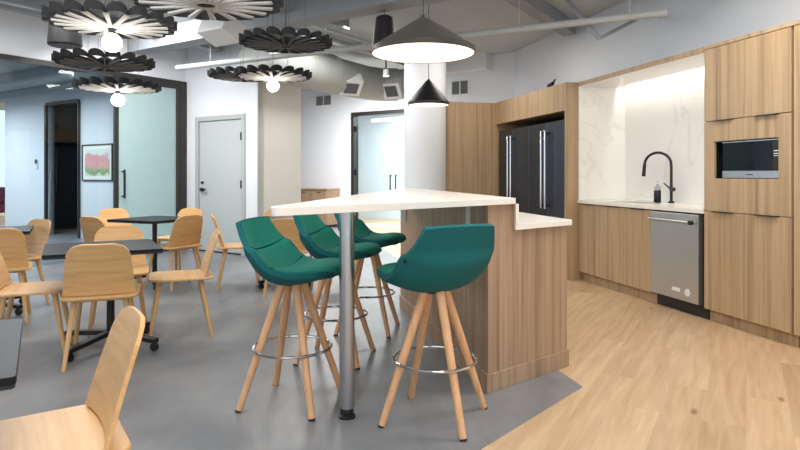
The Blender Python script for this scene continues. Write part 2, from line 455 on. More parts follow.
# glass partition along gx = GJ
HZ = 2.63
gstruct(MB().box(GJ-.1, GJ, -3.0, 6.25, HZ+.07, CEIL), 'wall_header', 'wall')
w = gstruct(MB().box(GJ-.08, GJ+.03, -3.0, 6.25, HZ, HZ+.07).box(GJ-.08, GJ+.03, 6.13, 6.25, 0, HZ), 'window_1', 'darkframe')
MB().box(GJ-.05, GJ-.04, -3.0, 5.03, .01, HZ).build('glass_pane', 'glass', w)
sd = gstruct(MB().box(GJ-.02, GJ+.025, 5.02, 5.08, .01, HZ).box(GJ-.02, GJ+.025, 6.06, 6.13, .01, HZ).box(GJ-.02, GJ+.025, 5.08, 6.06, HZ-.06, HZ).box(GJ-.02, GJ+.025, 5.08, 6.06, .01, .09), 'door_3', 'darkframe')
MB().box(GJ-.005, GJ+.007, 5.08, 6.06, .09, HZ-.06).build('glass_pane', 'tealglass', sd)
MB().box(GJ+.06, GJ+.08, 5.13, 5.155, .86, 1.28).box(GJ+.007, GJ+.06, 5.13, 5.155, .88, .9).box(GJ+.007, GJ+.06, 5.13, 5.155, 1.24, 1.26).build('door_handle', 'black', sd)

# blue wall in the room behind the partition, with a tall dark opening
def gx_at(px, gy=6.25):
    u = (px-400)/600; Y = gy/(.8387+.5446*u); return u*Y*.8387-Y*.5446
b0, b1, bL = gx_at(48), gx_at(80), gx_at(5)
mb = MB(); mb.box(bL, b0, 6.25, 6.37, 0, 2.82); mb.box(b1, GJ-.09, 6.25, 6.37, 0, 2.82); mb.box(b0, b1, 6.25, 6.37, 2.6, 2.82)
gstruct(mb, 'wall_blue_room', 'wall_blue')
gstruct(MB().box(-22, GJ-.1, 2.6, 6.4, 2.82, 2.95), 'ceiling_blue_room', 'ceiling')
for i, gy in enumerate((3.6, 4.6, 5.6)):
    gstruct(MB().box(-20, GJ-.12, gy, gy+.12, 2.68, 2.815), 'trim_%d' % (5+i), 'beam')
gstruct(MB().box(b0-.06, b0, 6.2, 6.39, 0, 2.6).box(b1, b1+.02, 6.2, 6.39, 0, 2.6).box(b0, b1, 6.2, 6.39, 2.58, 2.64), 'door_4', 'darkframe')
# the dark room behind
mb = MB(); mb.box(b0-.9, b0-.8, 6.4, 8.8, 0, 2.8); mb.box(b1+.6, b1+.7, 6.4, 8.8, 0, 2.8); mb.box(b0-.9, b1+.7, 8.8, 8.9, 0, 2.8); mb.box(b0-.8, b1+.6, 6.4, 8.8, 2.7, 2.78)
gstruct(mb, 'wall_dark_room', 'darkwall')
# far end beyond the blue wall
gstruct(MB().box(-26, bL-.2, 13.0, 13.1, 0, CEIL), 'wall_far_left', 'wall')
gstruct(MB().box(-26, bL-.4, 6.6, 13.0, .0, .012), 'floor_far_room', 'floor_wood')
# round white column
o = MB().cone((.36, 8.6, 0), (.36, 8.6, CEIL), .30, .30, 48).build('column', 'wall', smooth=True); struct(o)
gstruct(MB().box(-6.54, -6.525, 6.26, 7.17, 0, .1), 'baseboard_left', 'beige')

# ------------------------------------------------------------------ kitchen run
def edge_pull(name, x, z, parent, w=.2, y=-.004):
    return MB().box(x-w/2, x+w/2, y-.018, y+.02, z-.006, z).build(name, 'black', parent, bevel=.001)

TH = 2.26
# tall cabinet with microwave niche
t = K('tall_cabinet', 'tall oak wall cabinet built around the microwave beside the dishwasher', 'cabinet', 0, 0)
g = .0025
mb = MB(); mb.box(.005, .825, .025, .62, .1, 1.15); mb.box(.005, .825, .025, .62, 1.49, TH-.045); mb.box(.005, .08, .025, .62, 1.15, 1.49); mb.box(.76, .825, .025, .62, 1.15, 1.49); mb.box(.08, .76, .56, .62, 1.15, 1.49)
mb.build('carcass', 'laminate', t)
for xa, xb in ((0, .412), (.415, .828)):
    dd = MB().box(xa+g, xb-g, 0, .022, .10, .902).build('door', 'laminate', t, bevel=.0015)
    edge_pull('door_handle', (xa+xb)/2, .907, dd)
    dd = MB().box(xa+g, xb-g, 0, .022, 1.64, TH-.03).build('door', 'laminate', t, bevel=.0015)
    edge_pull('door_handle', (xa+xb)/2, 1.639, dd)
mb = MB(); mb.box(g, .828-g, 0, .022, .908, 1.172); mb.box(g, .828-g, 0, .022, 1.47, 1.634); mb.box(g, .108, 0, .022, 1.172, 1.47); mb.box(.722, .828-g, 0, .022, 1.172, 1.47)
mb.build('microwave_surround', 'laminate', t)
MB().box(0, .83, .06, .08, 0, .1).build('toe_kick', 'laminate', t)
MB().box(0, .83, -.004, .62, TH-.027, TH).build('top_trim', 'laminate', t)
# filler panel on the far right
t = K('side_cabinet', 'tall oak cabinet panel at the right edge, past a dark joint from the microwave cabinet', 'cabinet', .84, 0)
MB().box(.004, .62, 0, .62, .1, TH-.03).build('panel', 'laminate', t, bevel=.002)
MB().box(0, .62, .06, .1, 0, .1).build('toe_kick', 'laminate', t)
MB().box(-.01, .62, -.004, .62, TH-.027, TH).build('top_trim', 'laminate', t)
# microwave
t = K('microwave', 'built-in stainless and black glass microwave set into the tall oak cabinet', 'microwave', .11, 0, 1.172)
MB().box(.07, .607, .046, .5, .004, .285).build('body', 'black', t)
MB().box(.0, .006, .024, .5, .0, .296).box(.006, .069, .12, .13, .0, .296).box(.006, .609, .024, .5, .2905, .296).box(.006, .069, .024, .12, .0, .004).build('gap_shade', 'black', t)  # black sheets put in for the darkness of the open gap
MB().box(.07, .607, .02, .045, .062, .282).build('door_glass', 'glassblack', t, bevel=.002)
MB().box(.07, .607, .016, .045, .004, .06).build('lower_trim', 'steel', t, bevel=.002)
MB().box(.07, .607, .018, .046, .282, .288).build('top_trim', 'steel', t)
MB().box(.31, .37, .0145, .016, .028, .036).build('badge', 'fridgedark', t)
cp = MB().box(.545, .604, .018, .02, .066, .278).build('control_panel', 'fridgedark', t)
MB().box(.555, .595, .0165, .018, .20, .206).box(.555, .595, .0165, .018, .18, .186).box(.555, .595, .0165, .018, .165, .169).build('button_marks', 'whiteplastic', cp)
# base cabinets
t = K('base_cabinet', 'long oak base cabinet under the marble niche, left of the dishwasher', 'cabinet', -1.97, 0)
MB().box(.005, 1.3, .025, .6, .1, .69).box(.005, .38, .025, .6, .69, .87).box(1.0, 1.3, .025, .6, .69, .87).box(.38, 1.0, .025, .085, .69, .87).build('carcass', 'laminate', t)
for xa, xb in ((0, .435), (.435, .87), (.87, 1.305)):
    dd = MB().box(xa+g, xb-g, 0, .022, .10, .868).build('door', 'laminate', t, bevel=.0015)
    edge_pull('door_handle', (xa+xb)/2, .876, dd)
MB().box(0, 1.305, .06, .08, 0, .1).build('toe_kick', 'laminate', t)
# dishwasher
t = K('dishwasher', 'stainless steel dishwasher with bar handle between oak base cabinets', 'dishwasher', -.66, 0)
MB().box(.01, .655, .03, .58, .1, .868).build('tub_body', 'black', t)
MB().box(.004, .615, -.02, .03, .115, .865).build('door', 'dwsteel', t, bevel=.004)
MB().box(.01, .66, .05, .07, .0, .108).build('kick_plate', 'black', t)
h = MB().tube([(.03, -.065, .80), (.59, -.065, .80)], .012).cone((.05, -.065, .8), (.05, -.02, .8), .011, .011).cone((.57, -.065, .8), (.57, -.02, .8), .011, .011).build('handle', 'steel', t, smooth=True)
MB().box(.565, .6, -.082, -.05, .782, .818).build('end_cap', 'black', h, bevel=.004)
MB().box(.30, .40, -.0225, -.02, .185, .215).build('badge', 'whiteplastic', t)
MB().cone((.49, -.02, .195), (.49, -.0225, .195), .033, .033, 28).build('round_sticker', 'whiteplastic', t)
# worktop with sink cut-out
SX0, SX1, SY0, SY1 = -1.56, -1.0, .1, .46
t = K('worktop', 'white stone worktop running along the marble niche under the faucet', 'countertop', 0, 0, .88)
mb = MB(); mb.box(-1.965, -.002, -.012, SY0, 0, .035); mb.box(-1.965, -.002, SY1, .60, 0, .035); mb.box(-1.965, SX0, SY0, SY1, 0, .035); mb.box(SX1, -.002, SY0, SY1, 0, .035)
mb.build('slab', 'quartz', t)
t = K('sink', 'undermount steel sink set in the white worktop by the faucet', 'sink', 0, 0, .70)
mb = MB(); mb.box(SX0, SX1, SY0, SY1, 0, .01); mb.box(SX0-.01, SX0, SY0, SY1, 0, .178); mb.box(SX1, SX1+.01, SY0, SY1, 0, .178); mb.box(SX0, SX1, SY0-.01, SY0, 0, .178); mb.box(SX0, SX1, SY1, SY1+.01, 0, .178)
mb.build('basin', 'steel', t)
MB().cone(((SX0+SX1)/2, .3, .01), ((SX0+SX1)/2, .3, .016), .04, .038).build('drain', 'chrome', t)
# faucet
fx = -1.03
t = K('faucet', 'matte black gooseneck kitchen faucet rising from the white worktop', 'faucet', fx, .50, .916)
MB().lathe([(0, 0), (.03, 0), (.03, .012), (.022, .02), (0, .02)]).build('base', 'matteblack', t, smooth=True)
path = [(0, 0, .01), (0, 0, .37)]
for i in range(1, 13):
    a = PI*i/12; path.append((-.13+.13*math.cos(a), -.06+.06*math.cos(a), .39+.125*math.sin(a)))
MB().tube(path, .014, seg=14).build('spout', 'matteblack', t, smooth=True)
MB().cone((-.26, -.12, .40), (-.272, -.124, .27), .017, .02).build('spray_head', 'matteblack', t, smooth=True)
MB().cone((0, 0, .14), (.06, -.02, .14), .02, .02).cone((.0, -.018, .15), (-.06, -.04, .20), .008, .006).build('lever_handle', 'matteblack', t, smooth=True)
# soap bottle
t = K('soap_dispenser', 'small black soap bottle with clear pump top left of the faucet', 'soap dispenser', fx-.16, .46, .916)
MB().lathe([(0, 0), (.034, 0), (.036, .005), (.036, .12), (.034, .125), (0, .125)]).build('bottle', 'matteblack', t, smooth=True)
MB().lathe([(.034, .125), (.03, .16), (.012, .175), (.012, .19), (0, .19)]).build('clear_neck', 'clearplastic', t, smooth=True)
MB().cone((0, 0, .185), (0, 0, .22), .005, .005).box(-.04, .012, -.008, .008, .215, .225).build('pump', 'whiteplastic', t)
# marble niche
t = K('backsplash', 'white veined marble lining of the lit niche behind the faucet', 'backsplash', 0, 0, .916)
MB().box(-1.945, -.002, .60, .628, 0, 1.395).build('back_panel', 'marble', t)
MB().box(-1.968, -1.945, .0, .628, 0, 1.299).build('side_panel', 'marble', t)
MB().box(-.012, -.002, .02, .60, 0, 1.299).build('side_panel', 'marble', t)
t = K('niche_fascia', 'thin oak fascia across the top of the marble niche', 'fascia', 0, 0, 2.216)
MB().box(-1.968, -.004, -.004, .016, 0, .044).build('front_board', 'laminate', t)
MB().box(-1.968, -.004, .0165, .50, 0, .03).build('soffit_panel', 'marble', t)
MB().box(-1.968, -.004, .49, .50, .03, .10).box(-1.968, -.004, .49, .628, .10, .11).build('light_cove', 'whitemetal', t)
t = K('light_strip', 'slim lit strip lamp in the cove above the marble niche', 'light', 0, 0, 2.28)
MB().box(-1.93, -.03, .503, .525, .010, .030).build('housing', 'whitemetal', t)
MB().box(-1.925, -.035, .505, .523, .0, .009).build('lens', 'led', t)

# refrigerator enclosure
FX0, FX1 = -4.02, -1.97
t = K('fridge_enclosure', 'oak enclosure framing the two dark refrigerators', 'cabinet', 0, 0)
MB().box(FX1-.032, FX1-.002, -.15, .62, 0, TH).build('side_panel', 'laminate', t)
MB().box(FX0, FX0+.03, -.15, .62, 0, TH).build('side_panel', 'laminate', t)
MB().box(FX0+.03, FX1-.032, -.15, .62, 1.94, TH).build('top_cabinet', 'laminate', t)
MB().box(FX0+.03, FX1-.032, .58, .62, 0, 1.94).build('back_board', 'black', t)
t = K('tall_side_panel', 'broad oak panel between the white column and the left refrigerator', 'cabinet', 0, 0)
MB().box(FX0-.05, FX0-.005, -.893, .62, 0, TH).build('panel', 'laminate', t)
def fridge(x0, w, label):
    t = K('refrigerator', label, 'refrigerator', x0, -.1, 0, 'dark refrigerators side by side')
    MB().box(.005, w-.005, .06, .65, .04, 1.835).build('body', 'fridgedark', t)
    MB().box(.02, w-.02, .02, .06, 0, .05).build('kick_grille', 'black', t)
    for a, b, hx in ((.004, w/2-.003, w/2-.05), (w/2+.003, w-.004, w/2+.05)):
        dd = MB().box(a, b, -.005, .058, .70, 1.845).build('door', 'fridge', t, bevel=.006)
        MB().tube([(hx, -.065, .79), (hx, -.065, 1.74)], .014).build('door_handle', 'chrome', dd, smooth=True)
        MB().box(hx-.012, hx+.012, -.06, -.005, 1.69, 1.72).box(hx-.012, hx+.012, -.06, -.005, .81, .84).build('handle_bracket', 'fridge', dd)
    dr = MB().box(.004, w-.004, -.005, .058, .07, .692).build('freezer_drawer', 'fridge', t, bevel=.006)
    MB().tube([(.08, -.06, .62), (w-.08, -.06, .62)], .013).cone((.12, -.06, .62), (.12, 0, .62), .01, .01).cone((w-.12, -.06, .62), (w-.12, 0, .62), .01, .01).build('drawer_handle', 'chrome', dr, smooth=True)
    return t
fw = (FX1-.032-(FX0+.03)-.02)/2
fridge(FX0+.035, fw, 'dark stainless refrigerator against the broad oak panel, farther left of the pair')
fridge(FX0+.045+fw, fw, 'dark stainless refrigerator nearest the marble niche, right of the pair')
t = K('black_bracket', 'black metal bracket bar lying on top of the oak fridge enclosure', 'bracket', -2.6, -.06, TH)
MB().box(-.32, .12, -.012, .012, .0, .02).build('bar', 'cable', t)
MB().cone((.06, 0, .038), (.16, 0, .06), .028, .022).cone((.13, 0, .055), (.22, 0, .095), .012, .01).build('knob', 'black', t, smooth=True)

# ------------------------------------------------------------------ island with raised bar
A = Vector((.484, 3.30)); e = Vector((math.sin(R(50.5)), math.cos(R(50.5)))); l = Vector((-math.sin(R(12.3)), math.cos(R(12.3))))
LI = 2.25
def IP(s, q): p = A+e*s+l*q; return (p.x, p.y)
t = thing('kitchen_island', 'brown wood-grain island with stepped end on the grey floor', 'island')
MB().prism([IP(0, 0), IP(.215, 0), IP(.215, LI), IP(0, LI)], .0, 1.035).build('bar_wall', 'island_wood', t)
MB().prism([IP(.2155, 0), IP(.73, 0), IP(.73, LI-.3), IP(.2155, LI-.3)], .0, .885).build('cabinet_body', 'island_wood', t)
def off(s, q): return IP(s, q)
MB().prism([IP(-.014, -.012), IP(.742, -.012), IP(.742, .0), IP(0, .0), IP(0, LI), IP(-.014, LI)], 0, .105).build('base_trim', 'island_wood', t, bevel=.002)
ou = A+l*.20
q = A+l*.26
u2 = Vector((l.y, -l.x))
def lface(qd, z0, z1, w, th, nm, mt, par):
    c = A+l*qd - u2*(th/2)
    return MB().obox((c.x, c.y, (z0+z1)/2), (l.x*w/2, l.y*w/2, 0), (u2.x*th/2, u2.y*th/2, 0), (0, 0, (z1-z0)/2)).build(nm, mt, par)
lface(.33, .90, 1.01, .075, .006, 'outlet_plate', 'whiteplastic', t)
# lower worktop
t = thing('island_worktop', 'low white stone worktop on the kitchen side of the island step', 'countertop', (0, 0, .886))
MB().prism([IP(.2165, -.028), IP(.762, -.028), IP(.762, LI-.28), IP(.2165, LI-.28)], 0, .034).build('slab', 'quartz', t, bevel=.002)
# bar top
T1 = Vector((-.505, 2.365)); T2 = Vector((-.535, 2.47)); F = Vector((.075, 6.30)); E = Vector(IP(.215, -.035))
def roundpoly(pts, rad, n=8):
    out = []; m = len(pts)
    for i, (p, r) in enumerate(zip(pts, rad)):
        a = (pts[i-1]-p); b = (pts[(i+1) % m]-p)
        if r == 0: out.append(tuple(p)); continue
        p0 = p+a.normalized()*r; p1 = p+b.normalized()*r
        for k in range(n+1):
            s = k/n; qd = p0*(1-s)**2+p*2*s*(1-s)+p1*s*s; out.append(tuple(qd))
    return out
t = thing('bar_counter', 'white pointed bar top cantilevered from the island onto a steel post', 'counter')
MB().prism(roundpoly([T1, E, F, T2], [.05, .004, .03, .05]), 1.036, 1.07).build('top_slab', 'quartz', t, bevel=.002)
MB().prism([IP(.2165, -.032), IP(.242, -.032), IP(.242, 2.2), IP(.2165, 2.2)], .921, 1.0355).build('step_upstand', 'quartz', t)
pole = MB().cone((-.263, 2.975, .05), (-.263, 2.975, 1.02), .0375, .0375, 32).build('post', 'steel', t, smooth=True)
MB().lathe([(0, .012), (.03, .012), (.034, .03), (.03, .05), (0, .05)], (-.263, 2.975, 0)).lathe([(0, 0), (.042, 0), (.042, .012), (.03, .02), (0, .02)], (-.263, 2.975, 0)).build('foot', 'black', pole, smooth=True)
MB().lathe([(0, 1.02), (.07, 1.02), (.07, 1.035), (0, 1.035)], (-.263, 2.975, 0)).build('mounting_plate', 'steel', pole, smooth=True)
c = A+l*2.02-u2*.0
MB().obox((c.x-.022, c.y, .91), (.02, 0, 0), (0, .012, 0), (0, 0, .125)).build('support_bracket', 'whitemetal', t)

# ------------------------------------------------------------------ bar stools
ROWS = [  # v, y, z, half width, side rise, side forward
    (0.00, .288, .692, .060, -.004, -.006),
    (0.04, .282, .712, .120, -.004, -.02),
    (0.10, .247, .728, .200, -.006, -.025),
    (0.20, .168, .730, .242, -.006, -.01),
    (0.32, .070, .714, .248, .006, 0),
    (0.44, -.025, .706, .254, .040, 0),
    (0.54, -.085, .732, .256, .062, .01),
    (0.63, -.128, .764, .248, .066, .025),
    (0.74, -.172, .806, .236, .038, .04),
    (0.87, -.200, .890, .212, .004, .028),
    (1.00, -.224, .972, .186, -.004, .015)]
def rowat(v):
    n = len(ROWS)
    if v <= 0:
        i = 0
    elif v >= 1: i = n-2
    else:
        i = max(k for k in range(n-1) if ROWS[k][0] <= v)
    def cr(c):
        p1 = ROWS[i][c]; p2 = ROWS[i+1][c]; h = ROWS[i+1][0]-ROWS[i][0]
        def slope(k):
            if k <= 0: return (ROWS[1][c]-ROWS[0][c])/(ROWS[1][0]-ROWS[0][0])
            if k >= n-1: return (ROWS[-1][c]-ROWS[-2][c])/(ROWS[-1][0]-ROWS[-2][0])
            return (ROWS[k+1][c]-ROWS[k-1][c])/(ROWS[k+1][0]-ROWS[k-1][0])
        t_ = (v-ROWS[i][0])/h; m1 = slope(i)*h; m2 = slope(i+1)*h
        if t_ < 0: return p1+m1*t_
        if t_ > 1: return p2+m2*(t_-1)
        return (2*t_**3-3*t_**2+1)*p1+(t_**3-2*t_**2+t_)*m1+(-2*t_**3+3*t_**2)*p2+(t_**3-t_**2)*m2
    return [cr(c) for c in range(1, 6)]
def stool_surf(u, v):
    y, z, w, rise, fw_ = rowat(v)
    s = abs(u); k = s**2.6
    return (u*w, y+fw_*s**2.2, z+rise*k)
def make_stool():
    t = thing('bar_stool', '', 'stool', group='teal bar stools around the pointed bar')
    MB().shell(stool_surf, 22, 30, lambda u, v: -.028-.054*max(0, math.cos(u*PI/2))**.6*max(0, math.sin(min(1, v/.80)*PI))**.6, 0).build('outer_shell', 'teal_out', t, smooth=True, bevel=.004)
    MB().shell(stool_surf, 22, 14, -.003, lambda u, v: .016*max(0, 1-u**8), -.95, .95, .02, .43).build('seat_pad', 'teal_in', t, smooth=True)
    MB().shell(stool_surf, 22, 12, -.003, lambda u, v: .012*max(0, 1-u**8), -.95, .95, .445, .735).build('lumbar_pad', 'teal_in', t, smooth=True)
    MB().shell(stool_surf, 22, 14, -.003, lambda u, v: .012*max(0, 1-u**8), -.95, .95, .75, .985).build('back_pad', 'teal_in', t, smooth=True)
    MB().lathe([(0, .62), (.05, .62), (.058, .628), (.058, .66), (0, .66)]).build('hub', 'rubber', t, smooth=True)
    MB().box(-.25, -.236, -.148, -.126, .80, .825).build('fabric_tab', 'black', t)
    ring = MB().ring((0, 0, .292), .205, .0075).build('foot_ring', 'chrome', t, smooth=True)
    lb = MB().cone((.285, 0, 0), (.05, 0, .652), .017, .023, 18)
    lo = lb.build('leg', 'legwood', t, smooth=True, bevel=.002)
    cap = MB().cone((.2855, 0, -.0005), (.2825, 0, .008), .0172, .0172, 18).build('leg_glide', 'rubber', lo, smooth=True)
    for k in range(1, 4):
        c = lo.copy(); C.objects.link(c); c.parent = t
        g_ = cap.copy(); C.objects.link(g_); g_.parent = c
    return t
def stool_at(t, x, y, f, legaxis, label):
    t.location = (x, y, 0); rz = facing(f); t.rotation_euler = (0, 0, rz); t['label'] = label
    for k, o_ in enumerate([c for c in children(t) if c.name.split('.')[0] == 'leg']):
        o_.rotation_euler = (0, 0, R(legaxis)+PI/4+k*PI/2-rz)
st = make_stool()
s2, s3, s4 = copy_tree(st), copy_tree(st), copy_tree(st)
stool_at(st, .172, 2.97, (-.48, .88), -21.5, 'teal bar stool seen from behind, in front of the island end')
stool_at(s2, -.57, 3.18, (.985, -.17), -15.7, 'teal bar stool left of the steel post, nearest on the long side')
stool_at(s3, -.42, 3.94, (.985, -.17), -11.6, 'teal bar stool half hidden behind the steel post, middle of three')
stool_at(s4, -.25, 4.65, (.985, -.17), -9.2, 'farthest teal bar stool, beside the far end of the island')

# ------------------------------------------------------------------ dining chairs
def chair_back(u, v):
    z0, z1 = .452, .778
    z = z0+(z1-z0)*v
    w = .208-.034*v
    r = .085; dz = (1-v)*(z1-z0)
    if dz < r: w -= r-math.sqrt(max(0, r*r-(r-dz)**2))
    if v > 1: w = .174-r
    y = -.192-.085*v-.012*v*v
    return (u*w, y+.022*(u*w/.2)**2, z)
def make_chair():
    t = thing('dining_chair', '', 'chair', group='oak veneer dining chairs')
    seat = MB().prism(rrect(-.222, .222, -.238, .215, [.06, .06, .09, .09], 8), .428, .446).build('seat', 'ply', t, bevel=.005)
    MB().shell(chair_back, 14, 22, -.007, .007).build('backrest', 'ply', t, smooth=True, bevel=.002)
    for sx in (-1, 1):
        for (y0, y1) in ((.135, .205), (-.145, -.225)):
            MB().cone((sx*.195, y1, 0), (sx*.145, y0, .43), .0125, .0185, 14).build('leg', 'chairleg', t, smooth=True)
    MB().box(-.15, .15, .115, .15, .405, .429).box(-.15, .15, -.16, -.125, .405, .429).build('seat_rail', 'chairleg', t, bevel=.004)
    return t
chair0 = make_chair(); used = [False]
def chair(x, y, f, label):
    if used[0]: c = copy_tree(chair0)
    else: c = chair0; used[0] = True
    c.location = (x, y, 0); c.rotation_euler = (0, 0, facing(f)); c['label'] = label
    return c
chair(-1.05, 1.70, (-.83, -.56), 'nearest oak chair, in the lower left corner with its seat cut by the frame')
chair(-1.945, 3.93, (-.35, .937), 'oak chair seen squarely from behind, tucked under the middle table')
chair(-1.674, 4.55, (-.93, -.37), 'oak chair in side view at the right of the middle table')
chair(-2.22, 4.73, (.40, -.917), 'oak chair facing us across the middle table')
chair(-2.46, 4.04, (.92, .39), 'oak chair tucked in at the left side of the middle table')
chair(-3.30, 4.96, (-.485, .875), 'oak chair at the left edge, behind the chair left of the middle table')
chair(-3.55, 5.48, (-.45, -.89), 'oak chair in front of the pale blue wall, at the far left table')
chair(-2.44, 6.46, (-.85, .52), 'oak chair seen from behind at the right of the far table')
chair(-2.72, 7.33, (-.30, -.954), 'oak chair by the grey door, behind the far table')
chair(-3.04, 6.36, (.45, .89), 'oak chair left of the far table, in front of the framed picture')
chair(-3.42, 7.35, (.70, -.71), 'oak chair beyond the far table, before the sliding glass door')
chair(-1.73, 6.48, (.957, .29), 'oak chair seen edge-on in front of the grey door, beside the nearest left bar stool')
chair(-1.17, 6.08, (-.2, .98), 'oak chair with its back to us, behind the two left bar stools')
chair(-1.42, 7.12, (.25, -.97), 'oak chair facing us behind the bar stools, mostly hidden by the bar tip')
chair(-.80, 6.62, (-.957, -.29), 'oak chair behind the middle bar stool, back turned to the bar')

# ------------------------------------------------------------------ tables
def make_table():
    t = thing('dining_table', '', 'table', group='square black dining tables')
    mb = MB().mat('tabletop'); h = .34
    mb.prism(rrect(-h, h, -h, h, .012, 3), .703, .722)
    mb.mat('tableedge').prism(rrect(-h+.002, h-.002, -h+.002, h-.002, .012, 3), .692, .703)
    mb.build('tabletop', None, t, bevel=.002)
    MB().cone((0, 0, .09), (0, 0, .68), .026, .026, 20).build('column', 'matteblack', t, smooth=True)
    MB().box(-.2, .2, -.03, .03, .675, .692).box(-.03, .03, -.2, .2, .675, .692).build('top_bracket', 'matteblack', t)
    for k in range(4):
        a = PI/4+k*PI/2; ca_, sa = math.cos(a), math.sin(a)
        ft = MB().obox((ca_*.19, sa*.19, .085), (ca_*.19, sa*.19, -.016), (-sa*.024, ca_*.024, 0), (0, 0, .016)).build('foot', 'matteblack', t, bevel=.004)
        px, py = ca_*.36, sa*.36
        MB().cone((px-sa*.014, py+ca_*.014, .027), (px+sa*.014, py-ca_*.014, .027), .027, .027, 18).cone((px, py, .04), (px, py, .075), .011, .011, 10).build('caster', 'black', ft, smooth=True)
    return t
tb = make_table()
def table(x, y, deg, label, first=[True]):
    c = tb if first[0] else copy_tree(tb); first[0] = False
    c.location = (x, y, 0); c.rotation_euler = (0, 0, R(deg)); c['label'] = label
    return c
table(-1.377, 1.54, 31, 'black square table at the lower left edge, beside the nearest chair')
tm = table(-2.0, 4.03, 29, 'black square table in the middle of the dining chairs, with four chairs around it')
table(-2.71, 6.63, -22.8, 'black square table farthest back, before the sliding glass door')
table(-3.62, 5.25, 29, 'black square table at the far left, hidden behind two chairs')
table(-1.25, 6.62, 8, 'black square table behind the bar stools, under the bar tip')

for ch in children(tm):
    if not ch.name.startswith('tabletop'): ch.location = (.06, .16, 0)
# ------------------------------------------------------------------ ceiling pendants
def cone_pendant(x, y, zr, r, hgt, mat_, label, rt=.02):
    t = thing('cone_pendant', label, 'pendant lamp', (x, y, zr), 0, 'cone pendants over the bar')
    MB().lathe([(rt, hgt), (rt+.012, hgt-.008), (r, .03), (r, 0), (r-.006, 0), (r-.006, .028), (rt, hgt-.02)], seg=64).build('shade', mat_, t, smooth=True)
    MB().lathe([(r-.008, .002), (r-.008, .012), (0, .012)], seg=64).lathe([(r-.008, .002), (0, .002)], seg=64).build('diffuser', 'diffuser', t)
    MB().lathe([(0, hgt+.014), (.01, hgt+.014), (.016, hgt), (0, hgt)]).build('cap', mat_, t, smooth=True)
    MB().cone((0, 0, hgt+.01), (0, 0, CEIL-zr), .0035, .0035, 8).build('cord', 'cable', t)
    return t
cone_pendant(.133, 3.46, 1.898, .30, .21, 'shade', 'large bronze-grey cone pendant lit white underneath, nearest over the bar')
cone_pendant(.31, 6.5, 1.955, .224, .27, 'shadeblack', 'small black cone pendant lamp in front of the white column')

NP = 18
def petal_mb(lit):
    mb = MB(); Rr = .42; r0 = .05; half = PI/NP*.96
    rc = Rr/(1+math.sin(half)); hw = rc*math.sin(half)
    n1 = 5; pts = []; cap = []
    for i in range(n1+1):
        s = i/n1; pts.append((r0+(rc-r0)*s, .004+(hw-.004)*s**.8)); cap.append(-1)
    for i in range(1, 10):
        a = PI/2-PI*i/10; pts.append((rc+hw*math.cos(a), hw*math.sin(a))); cap.append(math.cos(a))
    pts += [(x, -y) for x, y in pts[:n1+1][::-1]]; cap += [-1]*(n1+1)
    def zlo(r): return .004+.022*(r/.45)
    def zhi(r, c): return .036+.016*(r/.45)+(.036*c if c > 0 else 0)
    def sweep(th, z0, z1, idx):
        ring = []; n = len(pts)
        for i in idx:
            x, y = pts[i]
            a = Vector(pts[max(i-1, 0)]); b = Vector(pts[min(i+1, n-1)]); t_ = (b-a).normalized(); nn = Vector((-t_.y, t_.x))*(th(i) if callable(th) else th)
            lo, hi = z0(i), z1(i)
            ring.append([mb.bm.verts.new((x+nn.x, y+nn.y, lo)), mb.bm.verts.new((x-nn.x, y-nn.y, lo)), mb.bm.verts.new((x-nn.x, y-nn.y, hi)), mb.bm.verts.new((x+nn.x, y+nn.y, hi))])
        for a, b in zip(ring, ring[1:]):
            for k in range(4): mb._f([a[k], a[(k+1) % 4], b[(k+1) % 4], b[k]])
        mb._f(ring[0][::-1]); mb._f(ring[-1])
    rr = [math.hypot(*p) for p in pts]
    mb.mat('felt'); sweep(.004, lambda i: zlo(rr[i]), lambda i: zhi(rr[i], cap[i]), range(len(pts)))
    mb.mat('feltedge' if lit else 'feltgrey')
    w = (lambda i: .005+.012*rr[i]/.42) if lit else .0045  # wider pale bands imitate the bright underside of lit shades
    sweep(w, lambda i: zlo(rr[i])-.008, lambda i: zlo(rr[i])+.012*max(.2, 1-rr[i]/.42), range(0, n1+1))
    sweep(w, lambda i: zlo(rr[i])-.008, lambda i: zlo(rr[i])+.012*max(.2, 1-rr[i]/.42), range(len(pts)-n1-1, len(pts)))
    return mb
def flower(x, y, z, lit, bulb, label, scale=1.0, rot=0, drop=.095):
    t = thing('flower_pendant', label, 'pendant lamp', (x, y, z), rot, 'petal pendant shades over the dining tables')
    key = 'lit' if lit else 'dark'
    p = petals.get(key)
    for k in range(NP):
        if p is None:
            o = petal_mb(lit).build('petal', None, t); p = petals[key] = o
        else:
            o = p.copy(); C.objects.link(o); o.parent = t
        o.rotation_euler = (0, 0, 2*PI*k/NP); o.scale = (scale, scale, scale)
    MB().lathe([(0, .005), (.06, .005), (.06, .07), (.03, .09), (0, .09)]).build('hub', 'felt', t, smooth=True)
    MB().cone((0, 0, .08), (0, 0, CEIL-z), .003, .003, 8).build('cord', 'cable', t)
    for a in (.6, 2.7, 4.8):
        MB().cone((.2*math.cos(a), .2*math.sin(a), .08), (.2*math.cos(a), .2*math.sin(a), CEIL-z), .0012, .0012, 6).build('hanging_wire', 'cable', t)
    if bulb:
        MB().cone((0, 0, -.05), (0, 0, .01), .022, .03, 16).build('socket', 'black', t, smooth=True)
        MB().sphere((0, 0, -drop), .064).build('bulb', 'bulb', t, smooth=True)
    return t
petals = {}
def at(px, y, Y): return ((px-400)/600*Y, Y, 1.2+(175-y)*Y/600)
flower(*at(112, 29, 4.15), True, True, 'petal pendant with a glowing bulb, upper left, largest lit one')
